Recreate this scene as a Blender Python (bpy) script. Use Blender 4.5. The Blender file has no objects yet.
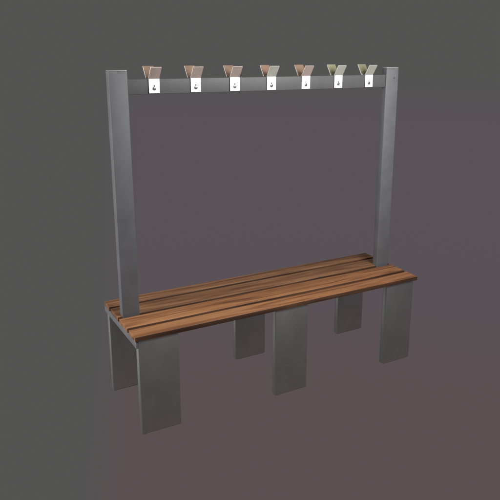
import bpy, bmesh, math, random
from mathutils import Vector, Matrix

sc = bpy.context.scene
COL = sc.collection
MM = 0.001

# ------------------------------------------------------------------ materials
def mat(name):
    m = bpy.data.materials.new(name); m.use_nodes = True
    nt = m.node_tree
    return m, nt, nt.nodes['Principled BSDF']

def N(nt, kind, **kw):
    n = nt.nodes.new(kind)
    for k, v in kw.items(): setattr(n, k, v)
    return n

def ramp(nt, stops):
    r = N(nt, 'ShaderNodeValToRGB'); e = r.color_ramp.elements
    while len(e) < len(stops): e.new(0.5)
    for s, (p, c) in zip(e, stops): s.position = p; s.color = (*c, 1)
    return r

def steel(name, lo, hi, rough=(.42, .56), grain=(3, 3, 60), metallic=0.85, bump=.08):
    """satin steel: rolled streaks in the colour and the gloss, faint cloudy handling marks"""
    m, nt, b = mat(name); L = nt.links.new
    tc = N(nt, 'ShaderNodeTexCoord'); info = N(nt, 'ShaderNodeObjectInfo')
    off = N(nt, 'ShaderNodeVectorMath', operation='ADD')
    L(tc.outputs['Object'], off.inputs[0]); 
    sclv = N(nt, 'ShaderNodeVectorMath', operation='SCALE'); sclv.inputs['Scale'].default_value = 7
    cmb = N(nt, 'ShaderNodeCombineXYZ')
    for i in range(3): L(info.outputs['Random'], cmb.inputs[i])
    L(cmb.outputs[0], sclv.inputs[0]); L(sclv.outputs[0], off.inputs[1])
    mp = N(nt, 'ShaderNodeMapping'); mp.inputs['Scale'].default_value = grain
    L(off.outputs[0], mp.inputs['Vector'])
    n1 = N(nt, 'ShaderNodeTexNoise'); n1.inputs['Scale'].default_value = 9; n1.inputs['Detail'].default_value = 5
    L(mp.outputs[0], n1.inputs['Vector'])
    n2 = N(nt, 'ShaderNodeTexNoise'); n2.inputs['Scale'].default_value = 11; n2.inputs['Detail'].default_value = 4
    L(off.outputs[0], n2.inputs['Vector'])
    mx = N(nt, 'ShaderNodeMath', operation='MULTIPLY_ADD'); mx.inputs[1].default_value = .45
    hf = N(nt, 'ShaderNodeMath', operation='MULTIPLY'); hf.inputs[1].default_value = .55
    L(n2.outputs['Fac'], hf.inputs[0]); L(n1.outputs['Fac'], mx.inputs[0]); L(hf.outputs[0], mx.inputs[2])
    r = ramp(nt, [(.35, lo), (.65, hi)]); L(mx.outputs[0], r.inputs[0]); L(r.outputs[0], b.inputs['Base Color'])
    mr = N(nt, 'ShaderNodeMapRange'); mr.inputs['From Min'].default_value = .3; mr.inputs['From Max'].default_value = .7
    mr.inputs['To Min'].default_value, mr.inputs['To Max'].default_value = rough
    L(n2.outputs['Fac'], mr.inputs['Value']); L(mr.outputs[0], b.inputs['Roughness'])
    b.inputs['Metallic'].default_value = metallic
    bp = N(nt, 'ShaderNodeBump'); bp.inputs['Strength'].default_value = bump; bp.inputs['Distance'].default_value = .0004
    L(n1.outputs['Fac'], bp.inputs['Height']); L(bp.outputs[0], b.inputs['Normal'])
    return m

def wood(name, dark, mid, light):
    """oiled hardwood: long figure along X, fine pores, bands that differ from slat to slat"""
    m, nt, b = mat(name); L = nt.links.new
    tc = N(nt, 'ShaderNodeTexCoord'); info = N(nt, 'ShaderNodeObjectInfo')
    cmb = N(nt, 'ShaderNodeCombineXYZ')
    for i in range(3): L(info.outputs['Random'], cmb.inputs[i])
    s7 = N(nt, 'ShaderNodeVectorMath', operation='SCALE'); s7.inputs['Scale'].default_value = 13
    L(cmb.outputs[0], s7.inputs[0])
    ad = N(nt, 'ShaderNodeVectorMath', operation='ADD'); L(tc.outputs['Object'], ad.inputs[0]); L(s7.outputs[0], ad.inputs[1])
    mp = N(nt, 'ShaderNodeMapping'); mp.inputs['Scale'].default_value = (1.1, 16, 16); L(ad.outputs[0], mp.inputs['Vector'])
    wv = N(nt, 'ShaderNodeTexNoise'); wv.inputs['Scale'].default_value = 1.6; wv.inputs['Detail'].default_value = 6
    wv.inputs['Distortion'].default_value = 1.1; L(mp.outputs[0], wv.inputs['Vector'])
    mp2 = N(nt, 'ShaderNodeMapping'); mp2.inputs['Scale'].default_value = (6, 260, 260); L(ad.outputs[0], mp2.inputs['Vector'])
    fn = N(nt, 'ShaderNodeTexNoise'); fn.inputs['Scale'].default_value = 1.4; fn.inputs['Detail'].default_value = 3; L(mp2.outputs[0], fn.inputs['Vector'])
    a = N(nt, 'ShaderNodeMath', operation='MULTIPLY'); a.inputs[1].default_value = .25; L(fn.outputs['Fac'], a.inputs[0])
    s = N(nt, 'ShaderNodeMath', operation='MULTIPLY_ADD'); s.inputs[1].default_value = .75
    L(wv.outputs['Fac'], s.inputs[0]); L(a.outputs[0], s.inputs[2])
    r = ramp(nt, [(.38, dark), (.5, mid), (.63, light)]); L(s.outputs[0], r.inputs[0]); L(r.outputs[0], b.inputs['Base Color'])
    b.inputs['Roughness'].default_value = .5
    b.inputs['Specular IOR Level'].default_value = .35
    bp = N(nt, 'ShaderNodeBump'); bp.inputs['Strength'].default_value = .25; bp.inputs['Distance'].default_value = .0006
    L(s.outputs[0], bp.inputs['Height']); L(bp.outputs[0], b.inputs['Normal'])
    return m

M_POST = steel('satin_steel_post', (.102, .103, .112), (.130, .131, .141), rough=(.55, .66), metallic=.12)
M_RAIL = steel('satin_steel_rail', (.076, .076, .078), (.094, .094, .097), rough=(.55, .66), grain=(60, 3, 3), metallic=.12)
M_LEG = steel('satin_steel_leg', (.565, .585, .555), (.63, .65, .62), rough=(.36, .38), metallic=1.0, bump=.05)
M_FRAME = steel('satin_steel_frame', (.14, .14, .147), (.19, .19, .197), rough=(.5, .6), grain=(3, 3, 3), metallic=.3)
M_CAP = steel('steel_cap', (.26, .26, .265), (.32, .32, .325), grain=(3, 3, 3), metallic=.3)
M_PLATE = steel('white_plate', (.92, .92, .92), (.95, .95, .95), rough=(.35, .45), grain=(3, 3, 3), metallic=0, bump=.02)  # polished metal plate: its bright reflection put into the base colour
M_PINK = steel('rose_grey_wing', (.345, .285, .255), (.42, .345, .31), rough=(.4, .5), grain=(3, 3, 3), metallic=.2, bump=.03)  # wing faces, same sheet as the plate: dimmer reflections put into their colours
M_SAGE = steel('sage_grey_wing', (.35, .35, .31), (.42, .42, .375), rough=(.4, .5), grain=(3, 3, 3), metallic=.2, bump=.03)
M_TAN = steel('tan_wing', (.20, .125, .085), (.30, .195, .135), rough=(.4, .5), grain=(3, 3, 3), metallic=.3, bump=.03)
M_OLIVE = steel('olive_wing', (.22, .22, .135), (.29, .29, .19), rough=(.4, .5), grain=(3, 3, 3), metallic=.3, bump=.03)
M_EDGE = steel('bright_cut_edge', (.92, .86, .78), (.95, .90, .83), rough=(.35, .45), grain=(3, 3, 3), metallic=0, bump=.02)
M_SCREW = steel('screw_steel', (.13, .13, .135), (.19, .19, .195), rough=(.3, .4), grain=(3, 3, 3), metallic=.6, bump=.02)
M_DARK = steel('dark_recess', (.04, .04, .04), (.06, .06, .06), rough=(.6, .7), grain=(3, 3, 3), metallic=0, bump=.02)
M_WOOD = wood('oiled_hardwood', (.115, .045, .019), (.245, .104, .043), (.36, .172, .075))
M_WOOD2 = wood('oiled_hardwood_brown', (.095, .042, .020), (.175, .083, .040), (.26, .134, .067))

M_GAP_SHADE = wood('slat_side_gap_shade', (.040, .019, .010), (.070, .033, .018), (.11, .053, .028))  # slats' long sides: shade of the gaps put into the wood colour

# ------------------------------------------------------------------ mesh helpers (millimetres in, metres out)
def box(bm, x0, x1, y0, y1, z0, z1, bevel=0.0, seg=3, mi=0):
    vs = [bm.verts.new((x*MM, y*MM, z*MM)) for x in (x0, x1) for y in (y0, y1) for z in (z0, z1)]
    f = [(0,1,3,2), (4,6,7,5), (0,4,5,1), (2,3,7,6), (0,2,6,4), (1,5,7,3)]
    fs = [bm.faces.new([vs[i] for i in q]) for q in f]
    for q in fs: q.material_index = mi
    if bevel:
        es = list({e for q in fs for e in q.edges})
        bmesh.ops.bevel(bm, geom=es, offset=bevel*MM, segments=seg, affect='EDGES', profile=.5, material=mi)

def cyl(bm, c, r, h, axis='y', n=28, bevel=0.0, mi=0):
    """short cylinder whose near end cap sits at c, growing along -axis direction (towards -Y)"""
    rot = Matrix.Rotation(math.radians(90), 4, 'X') if axis == 'y' else Matrix.Identity(4)
    m = Matrix.Translation(Vector(c)*MM) @ rot @ Matrix.Translation((0, 0, h/2*MM))
    g = bmesh.ops.create_cone(bm, cap_ends=True, segments=n, radius1=r*MM, radius2=r*MM, depth=h*MM, matrix=m)
    vs = set(g['verts'])
    if bevel:
        es = [e for e in bm.edges if e.verts[0] in vs and e.verts[1] in vs and any(len(f.verts) > 4 for f in e.link_faces)]
        bmesh.ops.bevel(bm, geom=es, offset=bevel*MM, segments=2, affect='EDGES', profile=.5)

def link(name, bm, mats, parent=None, smooth=True):
    bmesh.ops.recalc_face_normals(bm, faces=bm.faces)
    me = bpy.data.meshes.new(name); bm.to_mesh(me); bm.free()
    for m in (mats if isinstance(mats, (list, tuple)) else [mats]): me.materials.append(m)
    if smooth:
        me.polygons.foreach_set('use_smooth', [True]*len(me.polygons))
        try: me.set_sharp_from_angle(angle=math.radians(32))
        except Exception: pass
    o = bpy.data.objects.new(name, me); COL.objects.link(o)
    if parent is not None: o.parent = parent
    return o

def copy_part(src, parent, loc):
    c = src.copy(); COL.objects.link(c); c.parent = parent; c.location = loc
    for ch in [k for k in src.children]:
        d = ch.copy(); COL.objects.link(d); d.parent = c; d.location = ch.location
    return c

# ------------------------------------------------------------------ dimensions (mm)
L = 1500.0
H = 462.0                       # top of the seat
TH = 21.0                       # slat thickness
LEG_W, LEG_T = 175.0, 32.0
IN = 15.0                       # inset of the outer legs from the slat ends
FY, RY = 13.0, 434.0             # front faces of the two rows of legs
PW, PD, PY, PT = 76.5, 38.0, 230.0, 1507.5
PX = (20.0, 1413.0)
BAR_T, BAR_B, BAR_Y, BAR_D = 1471.5, 1410.8, 235.0, 26.0

# ------------------------------------------------------------------ bench
bench = bpy.data.objects.new('cloakroom_bench', None); COL.objects.link(bench)
bench['label'] = 'cloakroom bench with brown wooden slats, grey steel legs and a hook rail on two posts'
bench['category'] = 'bench'

# slats
rnd = random.Random(4)
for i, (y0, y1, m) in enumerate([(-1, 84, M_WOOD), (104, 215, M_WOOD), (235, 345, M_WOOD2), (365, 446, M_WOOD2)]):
    bm = bmesh.new()
    box(bm, 0, L, 0, y1-y0, 0, TH, bevel=2.2, seg=4)
    bm.normal_update()
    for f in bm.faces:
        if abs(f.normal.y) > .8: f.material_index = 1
    s = link('slat', bm, [m, M_GAP_SHADE], bench)
    s.location = (rnd.uniform(-1, 1)*MM, y0*MM, (H-TH)*MM)

# seat frame: flat end bars, a cross rail at each pair of legs and thin flat bars the slats are screwed to
zt = H - TH - .6
def part_box(name, m, *dims, bevel=1.5):
    bm = bmesh.new(); box(bm, *dims, bevel=bevel)
    return link(name, bm, m, bench)
part_box('end_rail', M_FRAME, 5, 13, 8, 463, zt-34, zt)
part_box('end_rail', M_FRAME, L-13, L-5, 50, 463, zt-34, zt)
for xc in (IN+LEG_W/2, L/2, L-IN-LEG_W/2):
    part_box('cross_rail', M_FRAME, xc-20, xc+20, FY+LEG_T+.5, RY-.5, zt-36, zt-8)
for y0 in (50, 405):
    part_box('slat_bearer', M_FRAME, 12, L-12, y0, y0+22, zt-7, zt-.5, bevel=1.0)

# legs: six broad flat-fronted box sections
bm = bmesh.new()
box(bm, 0, LEG_W, 0, LEG_T, 3, zt-.2, bevel=2.0)
leg0 = link('leg', bm, M_LEG, bench)
bm = bmesh.new()
box(bm, 4, LEG_W-4, 4, LEG_T-4, 0, 3.4, bevel=1.0, seg=2)
link('foot_cap', bm, M_DARK, leg0)
first = True
for fy in (FY, RY):
    for x in (IN, L/2-LEG_W/2, L-IN-LEG_W):
        p = (x*MM, fy*MM, 0)
        if first: leg0.location = p; first = False
        else: copy_part(leg0, bench, p)

# posts
bm = bmesh.new()
box(bm, 0, PW, 0, PD, 408, PT-4, bevel=2.5)
post0 = link('post', bm, M_POST, bench); post0.location = (PX[0]*MM, PY*MM, 0)
bm = bmesh.new()
box(bm, .8, PW-.8, .8, PD-.8, PT-4.2, PT, bevel=1.6)
link('end_cap', bm, M_CAP, post0)
post1 = copy_part(post0, bench, (PX[1]*MM, PY*MM, 0))
bm = bmesh.new()
cyl(bm, (PW-27, 0.2, 1457), 5.0, 2.2, bevel=.7)
link('bolt', bm, M_SCREW, post1)

# top rail, butted between the posts
bm = bmesh.new()
box(bm, PX[0]+PW+.3, PX[1]-.3, BAR_Y, BAR_Y+BAR_D, BAR_B, BAR_T, bevel=2.0)
link('top_rail', bm, M_RAIL, bench)

# ------------------------------------------------------------------ coat hooks
HW, PT_ = 45.8, 4.6
RISE, REACH = 46.5, 33.0
Z0, Z1 = 1415.0, 1473.4

def strip(bm, pts, w, t, kinds):
    """a flat strip bent along pts (y,z); width w in x, thickness t; kinds[i] picks the colour of span i
    0 white plate, 1 outer wing face, 2 inner wing face, 3 bright cut edge"""
    n = len(pts); rows = []
    for i, (y, z) in enumerate(pts):
        a = Vector(pts[max(i-1, 0)]); b = Vector(pts[min(i+1, n-1)])
        d = (b-a).normalized(); nn = Vector((-d.y, d.x))
        rows.append([bm.verts.new((x*MM, (y+nn.x*t/2*s)*MM, (z+nn.y*t/2*s)*MM)) for s in (-1, 1) for x in (-w/2, w/2)])
    def F(vs, m):
        f = bm.faces.new(vs); f.material_index = m
    for i, (r, q) in enumerate(zip(rows, rows[1:])):
        k = kinds[i]
        F((r[0], r[1], q[1], q[0]), 0 if k == 0 else 2); F((r[2], q[2], q[3], r[3]), 0 if k == 0 else 1)
        e = 4 if k == 0 else 3
        F((r[0], q[0], q[2], r[2]), e); F((r[1], r[3], q[3], q[1]), e)
    F((rows[0][0], rows[0][2], rows[0][3], rows[0][1]), 4)
    F((rows[-1][0], rows[-1][1], rows[-1][3], rows[-1][2]), 1)

def make_hook(outer, inner):
    """one bent hook for the front of the rail; its origin lies on the rail's middle plane"""
    yf = -(BAR_D/2+PT_/2+.3)
    pts = [(yf, Z0), (yf, Z1-1)]; kinds = [0]
    ang = math.atan2(REACH, RISE); rad = 4.0
    for k in range(1, 5):
        a = ang*k/4
        pts.append((yf - rad*(1-math.cos(a)), Z1-1+rad*math.sin(a))); kinds.append(0 if k < 2 else 1)
    pts.append((yf-REACH, Z1+RISE)); kinds.append(1)
    bm = bmesh.new(); strip(bm, pts, HW, PT_, kinds)
    h = link('coat_hook', bm, [M_PLATE, outer, inner, M_EDGE, M_SCREW], bench, smooth=False)
    zc = 1433.5
    bm = bmesh.new(); cyl(bm, (0, yf-PT_/2+.2, zc), 7.4, 2.6, bevel=1.0)
    link('screw', bm, M_SCREW, h)
    bm = bmesh.new(); box(bm, -2.4, 2.4, yf-PT_/2-.5, yf-PT_/2+.3, zc+3, zc+14, bevel=.3, seg=1)
    link('keyhole', bm, M_DARK, h)
    return h

cx = 755.6                       # middle of the rail
KINDS = {'rose': (M_PINK, M_TAN, 'rose grey'), 'sage': (M_SAGE, M_TAN, 'sage grey'), 'olive': (M_SAGE, M_OLIVE, 'olive grey')}
proto = {}
for k, key in enumerate(['rose', 'rose', 'rose', 'sage', 'rose', 'olive', 'olive']):
    for back in (False, True):
        loc = ((cx+(k-3)*183.12)*MM, (BAR_Y+BAR_D/2)*MM, 0)
        if key not in proto:
            h = make_hook(*KINDS[key][:2]); h.location = loc; proto[key] = h
        else:
            h = copy_part(proto[key], bench, loc)
        h.rotation_euler.z = math.pi if back else 0
        h['label'] = '%s coat hook bent upwards from a bright white plate' % KINDS[key][2]

# ------------------------------------------------------------------ studio world: plain grey, a breath of mauve low and to the right
w = bpy.data.worlds.new('World'); sc.world = w; w.use_nodes = True
nt = w.node_tree; Lk = nt.links.new
bg = nt.nodes['Background']; bg.inputs['Strength'].default_value = 1.0
GREY = (.0878, .0870, .0862); MAUVE = (.1010, .0850, .0980); ROSE = (.1030, .0815, .0870)
bg.inputs['Color'].default_value = (*GREY, 1)

# ------------------------------------------------------------------ camera (solved from the photograph)
az, pi, ro = map(math.radians, (31.28, 15.65, 0.86))
fw = Vector((math.sin(az)*math.cos(pi), math.cos(az)*math.cos(pi), -math.sin(pi)))
r = Vector((math.cos(az), -math.sin(az), 0)); u = r.cross(fw)
r2 = r*math.cos(ro)+u*math.sin(ro); u2 = -r*math.sin(ro)+u*math.cos(ro)
cd = bpy.data.cameras.new('camera'); cam = bpy.data.objects.new('camera', cd); COL.objects.link(cam)
R = Matrix((r2, u2, -fw)).transposed().to_4x4()
cam.matrix_world = Matrix.Translation((-.7357, -2.43664, 1.64001)) @ R
cd.sensor_width = 36; cd.lens = 36*663.91/500; cd.shift_x = -43.8/500; cd.shift_y = -25.64/500; cd.clip_end = 100
sc.camera = cam

# mauve cast: smooth function of the direction round the place
tc = N(nt, 'ShaderNodeTexCoord')
def dotv(v):
    d = N(nt, 'ShaderNodeVectorMath', operation='DOT_PRODUCT'); d.inputs[1].default_value = v
    Lk(tc.outputs['Generated'], d.inputs[0]); return d
def mrange(src, a, b):
    m = N(nt, 'ShaderNodeMapRange', interpolation_type='SMOOTHSTEP')
    m.inputs['From Min'].default_value = a; m.inputs['From Max'].default_value = b
    Lk(src, m.inputs['Value']); return m
side = mrange(dotv((math.cos(az), -math.sin(az), 0)).outputs['Value'], -.287, -.222)
low = mrange(dotv((0, 0, -1)).outputs['Value'], .05, .12)
low2 = mrange(dotv((0, 0, -1)).outputs['Value'], .25, .5)
mul = N(nt, 'ShaderNodeMath', operation='MULTIPLY'); Lk(side.outputs[0], mul.inputs[0]); Lk(low.outputs[0], mul.inputs[1])
m1 = N(nt, 'ShaderNodeMix', data_type='RGBA'); m1.inputs[6].default_value = (*MAUVE, 1); m1.inputs[7].default_value = (*ROSE, 1)
Lk(low2.outputs[0], m1.inputs[0])
m2 = N(nt, 'ShaderNodeMix', data_type='RGBA'); m2.inputs[6].default_value = (*GREY, 1)
Lk(mul.outputs[0], m2.inputs[0]); Lk(m1.outputs[2], m2.inputs[7]); Lk(m2.outputs[2], bg.inputs['Color'])

# ------------------------------------------------------------------ lamps
def area(name, loc, target, size, power, col=(1, 1, 1)):
    d = bpy.data.lights.new(name, 'AREA'); d.energy = power; d.color = col
    d.shape = 'RECTANGLE'; d.size, d.size_y = size
    o = bpy.data.objects.new(name, d); COL.objects.link(o); o.location = loc
    o.rotation_euler = (Vector(target)-Vector(loc)).to_track_quat('-Z', 'Y').to_euler()
area('key_softbox', (1.22, -1.35, 1.95), (1.0, .2, 1.35), (.9, .7), 54, (1, .985, .965))
area('side_softbox', (-2.3, .35, 1.35), (.3, .2, 1.0), (1.0, 1.0), 76)
area('rear_fill', (-1.8, 3.4, -1.0), (.6, .1, .2), (1.2, 1.2), 1.6)  # added unseen fill lamp, brightens the left sides of the legs
area('top_softbox', (.8, .4, 3.2), (.8, .2, .4), (1.6, 1.2), 18, (1, .97, .93))

vs = sc.view_settings
sc.display_settings.display_device = 'sRGB'
vs.view_transform = 'Standard'; vs.look = 'None'; vs.gamma = 1; vs.exposure = 0; vs.use_curve_mapping = False
sc.cycles.max_bounces = 8
